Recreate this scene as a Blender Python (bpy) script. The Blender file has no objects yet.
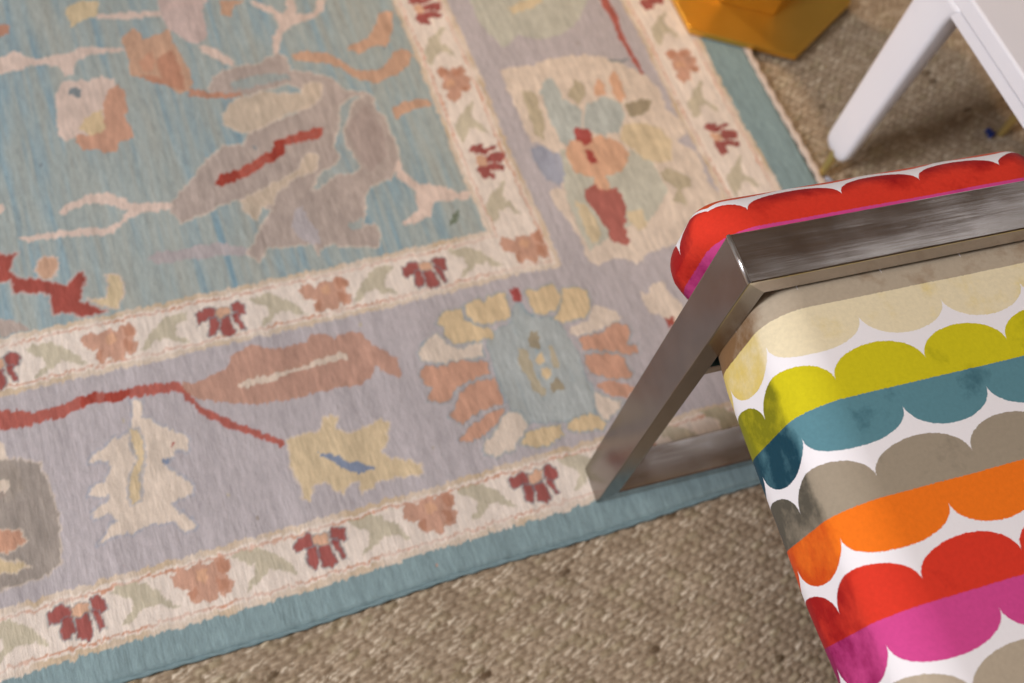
import bpy, bmesh, math, random
import numpy as np
from mathutils import Matrix, Vector

C = bpy.context.scene.collection
sc = bpy.context.scene

# ------------------------------------------------------------------ camera
CAM_H = 1.07
cam_d = bpy.data.cameras.new('camera'); cam = bpy.data.objects.new('camera', cam_d); C.objects.link(cam)
Rm = Matrix(((0.92678505, 0.23431718, -0.29353862), (-0.33903488, 0.85823343, -0.38534494), (0.16163172, 0.45665177, 0.87483962)))
cam.matrix_world = Matrix.Translation((0, 0, CAM_H)) @ Rm.to_4x4()
cam_d.sensor_width = 36.0; cam_d.sensor_fit = 'HORIZONTAL'; cam_d.lens = 39.183
cam_d.clip_start = 0.02; cam_d.clip_end = 50
cam_d.dof.use_dof = True; cam_d.dof.focus_distance = 0.83; cam_d.dof.aperture_fstop = 4.4; cam_d.dof.aperture_blades = 9
sc.camera = cam

# ------------------------------------------------------------------ world, lights, exposure
w = bpy.data.worlds.new('world'); sc.world = w; w.use_nodes = True
bg = w.node_tree.nodes['Background']; bg.inputs[0].default_value = (0.80, 0.88, 1.0, 1); bg.inputs[1].default_value = 1.0
sc.view_settings.view_transform = 'Standard'; sc.view_settings.look = 'None'
sc.view_settings.gamma = 1.0; sc.view_settings.use_curve_mapping = False
sc.view_settings.exposure = 0.0

def area(name, loc, aim, sx, sy, power, col):
    d = bpy.data.lights.new(name, 'AREA'); d.shape = 'RECTANGLE'; d.size = sx; d.size_y = sy
    d.energy = power; d.color = col
    o = bpy.data.objects.new(name, d); C.objects.link(o); o.location = loc
    o.rotation_euler = (Vector(aim) - Vector(loc)).to_track_quat('-Z', 'Y').to_euler()
    return o
area('window_light', (-2.50, 0.12, 2.15), (0.3, 0.35, 0.2), 0.6, 0.6, 88, (0.88, 0.91, 1.0))
area('ceiling_light', (-0.5, 0.2, 2.74), (-0.5, 0.2, 0), 0.9, 0.9, 24, (1.0, 0.94, 0.88))
area('ceiling_strip_light', (2.30, 1.215, 2.74), (2.30, 1.215, 0), 1.5, 0.04, 0.5, (0.94, 0.95, 1.0)).rotation_euler[2] = math.radians(5)
d = bpy.data.lights.new('warm_spot', 'SPOT'); d.energy = 105; d.color = (1.0, 0.68, 0.38); d.spot_size = math.radians(34); d.spot_blend = 1.0; d.shadow_soft_size = 0.06
o = bpy.data.objects.new('warm_spot', d); C.objects.link(o); o.location = (0.25, 2.1, 2.6)
o.rotation_euler = (Vector((0.86, 1.02, 0)) - o.location).to_track_quat('-Z', 'Y').to_euler()

random.seed(4); rng = np.random.default_rng(7)

# ------------------------------------------------------------------ helpers
def srgb(r, g, b):
    f = lambda c: ((c/255+0.055)/1.055)**2.4 if c/255 > 0.04045 else c/255/12.92
    return (f(r), f(g), f(b))
def tag(o, label=None, cat=None, group=None, kind=None):
    if label: o['label'] = label
    if cat: o['category'] = cat
    if group: o['group'] = group
    if kind: o['kind'] = kind
    return o
def empty(name, loc=(0, 0, 0), rz=0):
    o = bpy.data.objects.new(name, None); C.objects.link(o); o.location = loc; o.rotation_euler = (0, 0, rz); o.empty_display_size = 0.05
    return o
def mesh_obj(name, verts, faces, mat, parent=None, smooth=False):
    me = bpy.data.meshes.new(name); me.from_pydata([tuple(v) for v in verts], [], faces); me.update()
    me.materials.append(mat)
    if smooth: me.polygons.foreach_set('use_smooth', [True]*len(me.polygons))
    o = bpy.data.objects.new(name, me); C.objects.link(o)
    if parent: o.parent = parent
    return o
def bm_obj(name, bm, mat, parent=None, smooth=False, bevel=0, seg=2, wn=False):
    bmesh.ops.recalc_face_normals(bm, faces=bm.faces)
    me = bpy.data.meshes.new(name); bm.to_mesh(me); bm.free(); me.materials.append(mat)
    if smooth: me.polygons.foreach_set('use_smooth', [True]*len(me.polygons))
    o = bpy.data.objects.new(name, me); C.objects.link(o)
    if parent: o.parent = parent
    if bevel:
        b = o.modifiers.new('bevel', 'BEVEL'); b.width = bevel; b.segments = seg; b.limit_method = 'ANGLE'; b.angle_limit = 0.5
        b.harden_normals = False
    return o
def prism(bm, poly, axis, a, b):
    """extrude a 2-D polygon along an axis (0,1,2) from a to b"""
    def P(p, t):
        q = [p[0], p[1]]; q.insert(axis, t); return bm.verts.new(q)
    A = [P(p, a) for p in poly]; B = [P(p, b) for p in poly]; n = len(poly)
    bm.faces.new(A[::-1]); bm.faces.new(B)
    for i in range(n): bm.faces.new((A[i], A[(i+1) % n], B[(i+1) % n], B[i]))
def box(bm, x0, x1, y0, y1, z0, z1):
    prism(bm, [(x0, y0), (x1, y0), (x1, y1), (x0, y1)], 2, z0, z1)
def loft(bm, rings):
    R = [[bm.verts.new(p) for p in r] for r in rings]; n = len(R[0])
    for i in range(len(R)-1):
        for j in range(n): bm.faces.new((R[i][j], R[i][(j+1) % n], R[i+1][(j+1) % n], R[i+1][j]))
    bm.faces.new(R[0][::-1]); bm.faces.new(R[-1])
def circ(c, r, z, n=20): return [(c[0]+r*math.cos(2*math.pi*k/n), c[1]+r*math.sin(2*math.pi*k/n), z) for k in range(n)]

class NT:
    def __init__(s, name, base=(0.8, 0.8, 0.8), rough=0.5, metal=0.0, spec=0.5):
        s.m = bpy.data.materials.new(name); s.m.use_nodes = True; s.t = s.m.node_tree; s.p = s.t.nodes['Principled BSDF']
        s.p.inputs['Base Color'].default_value = (*base, 1); s.p.inputs['Roughness'].default_value = rough
        s.p.inputs['Metallic'].default_value = metal; s.p.inputs['Specular IOR Level'].default_value = spec
    def n(s, typ, **kw):
        x = s.t.nodes.new(typ)
        for k, v in kw.items(): setattr(x, k, v)
        return x
    def set(s, sock, v):
        if hasattr(v, 'is_linked') or isinstance(v, bpy.types.NodeSocket): s.t.links.new(v, sock)
        else: sock.default_value = v
    def math(s, op, a, b=None, c=None, clamp=False):
        x = s.n('ShaderNodeMath', operation=op, use_clamp=clamp); s.set(x.inputs[0], a)
        if b is not None: s.set(x.inputs[1], b)
        if c is not None: s.set(x.inputs[2], c)
        return x.outputs[0]
    def mix(s, f, a, b, mode='MIX'):
        x = s.n('ShaderNodeMix', data_type='RGBA', blend_type=mode); s.set(x.inputs[0], f)
        for k, v in ((6, a), (7, b)):
            s.set(x.inputs[k], v if isinstance(v, bpy.types.NodeSocket) else (*v[:3], 1))
        return x.outputs[2]
    def coords(s, kind='Object', scale=(1, 1, 1), rot=(0, 0, 0)):
        tc = s.n('ShaderNodeTexCoord'); mp = s.n('ShaderNodeMapping'); s.t.links.new(tc.outputs[kind], mp.inputs[0])
        mp.inputs['Scale'].default_value = scale; mp.inputs['Rotation'].default_value = rot; return mp.outputs[0]
    def noise(s, vec, scale, detail=3, rough=0.55):
        x = s.n('ShaderNodeTexNoise'); s.t.links.new(vec, x.inputs['Vector']); x.inputs['Scale'].default_value = scale
        x.inputs['Detail'].default_value = detail; x.inputs['Roughness'].default_value = rough; return x.outputs['Fac']
    def ramp(s, f, stops):
        x = s.n('ShaderNodeValToRGB'); s.set(x.inputs[0], f); e = x.color_ramp.elements
        while len(e) < len(stops): e.new(0.5)
        for k, (p, c) in enumerate(stops): e[k].position = p; e[k].color = (*c[:3], 1)
        return x.outputs[0]
    def bump(s, h, strength, dist):
        x = s.n('ShaderNodeBump'); s.set(x.inputs['Height'], h); x.inputs['Strength'].default_value = strength; x.inputs['Distance'].default_value = dist
        s.t.links.new(x.outputs[0], s.p.inputs['Normal']); return x
    def base(s, c): s.set(s.p.inputs['Base Color'], c)
    def rough(s, r): s.set(s.p.inputs['Roughness'], r)

# value noise on numpy arrays
def vnoise(x, y, seed=0):
    r = np.random.default_rng(seed).random((257, 257))
    xi = np.floor(x).astype(int); yi = np.floor(y).astype(int); fx = x-xi; fy = y-yi
    fx = fx*fx*(3-2*fx); fy = fy*fy*(3-2*fy)
    a = r[xi % 256, yi % 256]; b = r[(xi+1) % 256, yi % 256]; c = r[xi % 256, (yi+1) % 256]; d = r[(xi+1) % 256, (yi+1) % 256]
    return (a*(1-fx)+b*fx)*(1-fy)+(c*(1-fx)+d*fx)*fy - 0.5
def grid_obj(name, X, Y, Z, col, mat, parent=None, keep=None, extra=None):
    """height-field mesh over a regular index grid, colours as a point attribute"""
    nx, ny = X.shape; N = nx*ny
    idx = np.arange(N).reshape(nx, ny)
    q = np.stack([idx[:-1, :-1], idx[1:, :-1], idx[1:, 1:], idx[:-1, 1:]], -1).reshape(-1, 4)
    if keep is not None: q = q[keep[:-1, :-1].ravel()]
    used = np.zeros(N, bool); used[q.ravel()] = True
    remap = np.cumsum(used)-1; q = remap[q]
    V = np.stack([X.ravel(), Y.ravel(), Z.ravel()], 1)[used]
    me = bpy.data.meshes.new(name); me.vertices.add(len(V)); me.vertices.foreach_set('co', V.ravel().astype(np.float32))
    me.loops.add(q.size); me.loops.foreach_set('vertex_index', q.ravel().astype(np.int32))
    me.polygons.add(len(q)); me.polygons.foreach_set('loop_start', np.arange(0, q.size, 4, dtype=np.int32))
    me.polygons.foreach_set('use_smooth', np.ones(len(q), bool)); me.update(calc_edges=True)
    if col is not None:
        at = me.color_attributes.new('dye', 'FLOAT_COLOR', 'POINT')
        cc = np.concatenate([col.reshape(-1, 3)[used], np.ones((len(V), 1))], 1)
        at.data.foreach_set('color', cc.ravel().astype(np.float32))
    me.materials.append(mat)
    o = bpy.data.objects.new(name, me); C.objects.link(o)
    if parent: o.parent = parent
    return o

# ------------------------------------------------------------------ materials
def m_plain(name, rgb, rough=0.5, var=0.06, scale=8):
    n = NT(name, rgb, rough); f = n.noise(n.coords(), scale, 4)
    n.base(n.mix(f, tuple(c*(1-var) for c in rgb), tuple(min(1, c*(1+var)) for c in rgb))); return n.m
M_wall = m_plain('wall_paint', srgb(206, 200, 192), 0.8)
n = NT('ceiling_wood', rough=0.6); f = n.noise(n.coords(scale=(1, 9, 1)), 3, 5)
n.base(n.ramp(f, [(0.25, srgb(150, 124, 100)), (0.75, srgb(188, 160, 134))])); M_ceil = n.m
M_wall_dark = m_plain('taupe_wall_paint', srgb(104, 96, 90), 0.8)
M_white_trim = m_plain('white_trim', srgb(232, 230, 226), 0.4)

# steel: brushed and polished tube, streaks along the object X or Z axis
def m_steel(name, stretch, r0=0.0, kc=1.0):
    n = NT(name, srgb(176, 170, 165), 0.24, 1.0); v = n.coords(scale=stretch)
    s1 = n.noise(v, 60, 4, 0.65); s2 = n.noise(n.coords(), 26, 4, 0.6)
    n.rough(n.math('ADD', n.math('MULTIPLY', s1, 0.10), n.math('MULTIPLY_ADD', s2, 0.12, r0)))
    n.base(n.mix(s2, srgb(146*kc, 139*kc, 133*kc), srgb(186*kc, 180*kc, 176*kc)))
    n.bump(n.math('ADD', s1, n.math('MULTIPLY', n.noise(n.coords(), 14, 2), 6)), 0.05, 0.002); return n.m
M_steel_x = m_steel('brushed_steel_bar', (0.05, 1, 1), 0.02, 1.12); M_steel_z = m_steel('brushed_steel_leg', (1, 1, 0.05), 0.12, 0.86)  # same steel: bar's brighter and leg's darker reflections put into the base colour

n = NT('brass', srgb(214, 156, 52), 0.28, 0.9); s1 = n.noise(n.coords(scale=(1, 14, 1)), 22, 3); s2 = n.noise(n.coords(), 9, 3)
n.base(n.mix(s2, srgb(214, 160, 60), srgb(240, 194, 92))); n.rough(n.math('ADD', 0.28, n.math('MULTIPLY', s1, 0.22))); M_brass = n.m
n = NT('brass_ferrule', srgb(196, 170, 104), 0.36, 0.6); s2 = n.noise(n.coords(), 60, 3); n.rough(n.math('ADD', 0.25, n.math('MULTIPLY', s2, 0.2))); M_ferrule = n.m
n = NT('white_lacquer', srgb(228, 225, 229), 0.32); f = n.noise(n.coords(), 12, 3); n.base(n.mix(f, srgb(224, 221, 226), srgb(232, 229, 232))); M_white = n.m
M_weld = NT('weld_steel', srgb(225, 222, 222), 0.28, 1.0).m
M_board = m_plain('brown_board', srgb(186, 118, 66), 0.6, 0.15, 20)
M_under = m_plain('black_dustcover', srgb(60, 56, 54), 0.9)

# scalloped velvet: UV is the arc length over the cushion in metres (u across, v along)
P_ROW, S_SC, V_RP, U_UP, U_DN = 0.07104, 0.0694, 0.0551, 0.0485, 0.0138
CUSP, CREST = 0.0142, 0.0346
n = NT('scallop_velvet', rough=0.85, spec=0.2)
tc = n.n('ShaderNodeTexCoord'); sp = n.n('ShaderNodeSeparateXYZ'); n.t.links.new(tc.outputs['UV'], sp.inputs[0])
fz = n.noise(n.coords(), 900, 2, 0.6); fz2 = n.noise(n.coords(), 620, 1, 0.6); fzl = n.noise(n.coords(), 14, 2); fzm = n.noise(n.coords(), 12, 2, .4)
wob = n.math('MULTIPLY', n.math('SUBTRACT', fz, 0.5), 0.0016)
wob2 = n.math('MULTIPLY', n.math('SUBTRACT', fz2, 0.5), 0.0016)
u = n.math('ADD', n.math('ADD', sp.outputs[0], wob), n.math('MULTIPLY', n.math('SUBTRACT', fzl, 0.5), 0.002))
v = n.math('ADD', n.math('ADD', sp.outputs[1], wob2), n.math('MULTIPLY', n.math('SUBTRACT', fzm, 0.5), 0.002))
q = n.math('DIVIDE', n.math('SUBTRACT', V_RP, v), P_ROW)
idx = n.math('ROUND', q)
dd = n.math('MULTIPLY', n.math('SUBTRACT', idx, q), P_ROW)           # >0: farther side of the boundary
k4 = n.math('FLOORED_MODULO', idx, 4.0)
def crest(off):
    t = n.math('FRACT', n.math('DIVIDE', n.math('SUBTRACT', u, off), S_SC))
    t = n.math('SUBTRACT', n.math('MULTIPLY', t, 2.0), 1.0)
    e = n.math('SQRT', n.math('MAXIMUM', n.math('SUBTRACT', 1.0, n.math('MULTIPLY', t, t)), 0.0))
    return n.math('ADD', CUSP, n.math('MULTIPLY', e, CREST-CUSP))
up = n.math('GREATER_THAN', dd, 0.0)
in_up = n.math('LESS_THAN', dd, crest(U_UP)); in_dn = n.math('LESS_THAN', n.math('MULTIPLY', dd, -1.0), crest(U_DN))
def pick(cols):
    c = cols[0]
    for k in (1, 2, 3): c = n.mix(n.math('COMPARE', k4, float(k), 0.3), c, cols[k])
    return c
UP = [srgb(214, 54, 34), srgb(178, 162, 140), srgb(204, 190, 22), srgb(156, 142, 122)]
DN = [srgb(206, 70, 136), srgb(228, 212, 176), srgb(90, 133, 142), srgb(238, 116, 22)]
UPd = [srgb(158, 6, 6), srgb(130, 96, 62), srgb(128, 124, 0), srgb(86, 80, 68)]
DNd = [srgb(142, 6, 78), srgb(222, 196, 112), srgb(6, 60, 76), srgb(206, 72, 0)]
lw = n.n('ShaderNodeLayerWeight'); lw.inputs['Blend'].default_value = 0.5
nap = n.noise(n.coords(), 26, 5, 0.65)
face = n.ramp(n.math('ADD', lw.outputs['Facing'], n.math('MULTIPLY', n.math('SUBTRACT', nap, 0.5), 1.1)), [(0.29, (0, 0, 0)), (0.62, (1, 1, 1))])  # darker set at grazing view: velvet sheen and side shading put into the colour
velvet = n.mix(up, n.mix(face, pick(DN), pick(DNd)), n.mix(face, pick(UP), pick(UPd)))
nap2 = n.noise(n.coords(), 300, 3, 0.7)
velvet = n.mix(0.22, velvet, n.ramp(nap2, [(0.3, (0.55, 0.55, 0.55)), (0.7, (1, 1, 1))]), 'MULTIPLY')
msk = n.math('ADD', n.math('MULTIPLY', up, in_up), n.math('MULTIPLY', n.math('SUBTRACT', 1.0, up), in_dn))
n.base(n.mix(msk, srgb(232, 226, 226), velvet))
n.bump(n.math('ADD', n.math('MULTIPLY', msk, 1.0), n.math('MULTIPLY', nap2, 0.25)), 0.5, 0.0012)
n.p.inputs['Sheen Weight'].default_value = 0.08; n.p.inputs['Sheen Roughness'].default_value = 0.4
M_velvet = n.m

# rug wool and seagrass: dye comes from the mesh's colour attribute
n = NT('rug_wool', rough=0.95, spec=0.1); at = n.n('ShaderNodeAttribute', attribute_name='dye')
th = n.noise(n.coords(scale=(1, 0.11, 1)), 560, 3, 0.75); kn = n.noise(n.coords(), 420, 2, 0.6)
n.base(n.mix(0.5, at.outputs['Color'], n.ramp(th, [(0.32, (0.62, 0.62, 0.63)), (0.66, (1.0, 1.0, 1.0))]), 'MULTIPLY'))
n.bump(n.math('ADD', th, n.math('MULTIPLY', kn, 0.5)), 0.6, 0.0015); M_rug = n.m
n = NT('seagrass', rough=0.8, spec=0.25); at = n.n('ShaderNodeAttribute', attribute_name='dye')
fb = n.noise(n.coords(), 500, 3, 0.7); n.base(n.mix(0.6, at.outputs['Color'], n.ramp(fb, [(0.25, (0.6, 0.58, 0.55)), (0.75, (1, 1, 1))]), 'MULTIPLY'))
n.bump(fb, 0.5, 0.001); M_grass = n.m
def m_rope(name, a, b):
    n = NT(name, rough=0.95, spec=0.1); n.base(n.mix(n.noise(n.coords(), 240, 3), a, b)); return n.m
M_rope_pale = m_rope('selvedge_pale', srgb(176, 158, 142), srgb(214, 196, 182)); M_rope_teal = m_rope('selvedge_teal', srgb(104, 126, 130), srgb(136, 156, 158))
M_blue = m_plain('blue_paper', srgb(16, 46, 120), 0.5); M_scrap = m_plain('pale_paper', srgb(206, 208, 224), 0.6)

# ------------------------------------------------------------------ the room
FZ = -0.006
def struct(name, bm, mat, bevel=0):
    o = bm_obj(name, bm, mat, bevel=bevel); o['kind'] = 'structure'; return o
X0, X1, Y0, Y1, ZC = -2.6, 3.2, -2.4, 3.4, 2.8
bm = bmesh.new(); box(bm, X0-.1, X1+.1, Y0-.1, Y1+.1, ZC, ZC+.1); struct('ceiling', bm, M_ceil)
bm = bmesh.new(); box(bm, X1, X1+.1, Y0-.1, Y1+.1, -.1, ZC); struct('wall_right', bm, M_wall)
bm = bmesh.new(); box(bm, X0, X1, Y1, Y1+.1, -.1, ZC); struct('wall_back', bm, M_wall)
bm = bmesh.new(); box(bm, X0, X1, Y0-.1, Y0, -.1, ZC); struct('wall_front', bm, M_wall_dark)
WY0, WY1, WZ0, WZ1 = -1.2, 1.2, .9, 2.4
bm = bmesh.new()
box(bm, X0-.1, X0, Y0-.1, WY0, -.1, ZC); box(bm, X0-.1, X0, WY1, Y1+.1, -.1, ZC); box(bm, X0-.1, X0, WY0, WY1, -.1, WZ0); box(bm, X0-.1, X0, WY0, WY1, WZ1, ZC)
struct('wall_left', bm, M_wall)
bm = bmesh.new()
for a, b, c, d_ in ((WY0, WY1, WZ0, WZ0+.05), (WY0, WY1, WZ1-.05, WZ1), (WY0, WY0+.05, WZ0+.05, WZ1-.05), (WY1-.05, WY1, WZ0+.05, WZ1-.05), (-.02, .02, WZ0+.05, WZ1-.05)):
    box(bm, X0-.07, X0-.02, a, b, c, d_)
struct('window_1', bm, M_white_trim, 0.004)

# ------------------------------------------------------------------ seagrass floor (real woven relief)
def seagrass(X, Y):
    a = math.radians(13); U = X*math.cos(a)+Y*math.sin(a); V = -X*math.sin(a)+Y*math.cos(a)
    U = U + 0.0022*vnoise(X/0.02, Y/0.02, 1); V = V + 0.0020*vnoise(X/0.018, Y/0.018, 2)
    pv, pu = 0.0074, 0.0140
    r = np.floor(V/pv); fv = V/pv-r; o = r*0.36 + 0.25*vnoise(r*3.7, r*0+1.5, 9)
    c = np.floor(U/pu+o); fu = U/pu+o-c
    hsh = lambda s: (np.sin(c*12.9898*s+r*78.233+s)*43758.5453) % 1.0
    h1, h2, h3 = hsh(1.0), hsh(1.7), hsh(2.3)
    bump = np.clip(np.sin(np.pi*fu), 0, 1)**0.45*np.clip(np.sin(np.pi*fv), 0, 1)**0.8
    ph = (fu*(0.6+h2*.8)+fv*(1.0+h3*.8))*1.5+h1*3+0.5*vnoise(X/0.004, Y/0.004, 3)
    twist = 0.5+0.5*np.sin(ph*2*np.pi)
    Z = FZ - 0.0046 + bump*(0.0030+0.0018*h3) + 0.0009*twist*bump
    base = np.array(srgb(192, 172, 147)); dark = np.array(srgb(142, 122, 98)); pale = np.array(srgb(232, 216, 192)); green = np.array(srgb(172, 160, 124)); deep = np.array(srgb(92, 70, 46))
    t = np.clip(h1*0.45+0.55*twist, 0, 1)[..., None]
    col = dark*(1-t)+base*t
    s = np.clip((h2*0.6+twist*0.5-0.72)*3, 0, 1)[..., None]*0.8; col = col*(1-s)+pale*s  # pale strands, plus thin highlights along the twist painted into the colour
    s = np.clip((h3-0.70)*3, 0, 1)[..., None]*0.4; col = col*(1-s)+green*s
    s = ((hsh(3.1) > 0.99) & (bump > .4))[..., None]*0.8; col = col*(1-s)+deep*s
    pit = np.clip(1-bump*1.8, 0, 1)[..., None]*0.45; col = col*(1-pit)+dark*0.62*pit  # shade in the gaps between strands, painted into the colour
    big = 1+0.10*vnoise(X/0.05, Y/0.05, 5)[..., None]
    return Z, np.clip(col*big, 0, 1)
def axis(parts):
    out = []
    for a, b, s in parts: out.append(np.arange(a, b, s))
    out.append(np.array([parts[-1][1]])); return np.unique(np.round(np.concatenate(out), 5))
gx = axis([(X0, -0.4, 0.1), (-0.4, 1.42, 0.0021), (1.42, X1, 0.08)]); gy = axis([(Y0, -0.25, 0.1), (-0.25, 1.22, 0.0021), (1.22, Y1, 0.08)])
X, Y = np.meshgrid(gx, gy, indexing='ij')
Z, col = seagrass(X, Y)
under = (X < 0.800) & (Y > 0.262)
finex = (X >= -0.4) & (X < 1.42); finey = (Y >= -0.25) & (Y < 1.22)
Z = np.where(under, FZ-0.0035, np.where(finex & finey, Z, FZ-0.0015))
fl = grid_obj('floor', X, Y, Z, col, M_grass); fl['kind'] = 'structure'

# ------------------------------------------------------------------ the rug
INK = dict(teal=(140, 168, 172), teal2=(142, 168, 168), tealgrey=(120, 134, 138), edge=(116, 150, 156), cream=(224, 202, 180), tan=(206, 178, 142), line=(214, 150, 116),
  purple=(176, 164, 168), pink=(206, 176, 164), faintpink=(180, 166, 164), pinkcream=(222, 192, 172), tancream=(222, 200, 176), taupe=(182, 160, 146), taupe2=(172, 150, 138),
  taupegrey=(160, 146, 132), goldtaupe=(196, 176, 146), red=(176, 62, 46), red2=(190, 84, 66), brd=(168, 60, 54), crimson=(182, 60, 54), crimson2=(184, 88, 76), yellow=(210, 184, 128),
  yellow2=(206, 186, 138), gold=(204, 180, 126), orange=(216, 146, 108), orange2=(212, 152, 112), terra=(196, 132, 100), salmon=(196, 142, 116), peach=(222, 164, 124), bsal=(206, 146, 116),
  bolive=(186, 174, 138), olive=(160, 144, 112), olivetan=(188, 172, 138), green=(110, 122, 96), paleblue=(176, 184, 176), paleblue2=(170, 178, 174), palegreen=(188, 186, 166),
  lilacblue=(156, 160, 176), blue=(118, 136, 166), bluestroke=(136, 156, 160), bluestroke2=(146, 156, 176))
INK['teal'] = (160, 171, 165); INK['teal2'] = (158, 168, 162); INK['orange'] = (212, 150, 116); INK['orange2'] = (208, 156, 120); INK['edge'] = (130, 156, 158); INK['cream'] = (230, 212, 194); INK['purple'] = (184, 173, 173); INK['yellow'] = (222, 190, 138); INK['gold'] = (216, 188, 140); INK['goldtaupe'] = (204, 180, 152); INK['yellow2'] = (216, 192, 148)
def ink(c):
    g = sum(c)/3; k = 0.78
    return np.array(srgb(*[min(250, (g+(x-g)*k)*1.03) for x in c]))
INK = {k: ink(v) for k, v in INK.items()}
FIELD_N = 40
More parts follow.
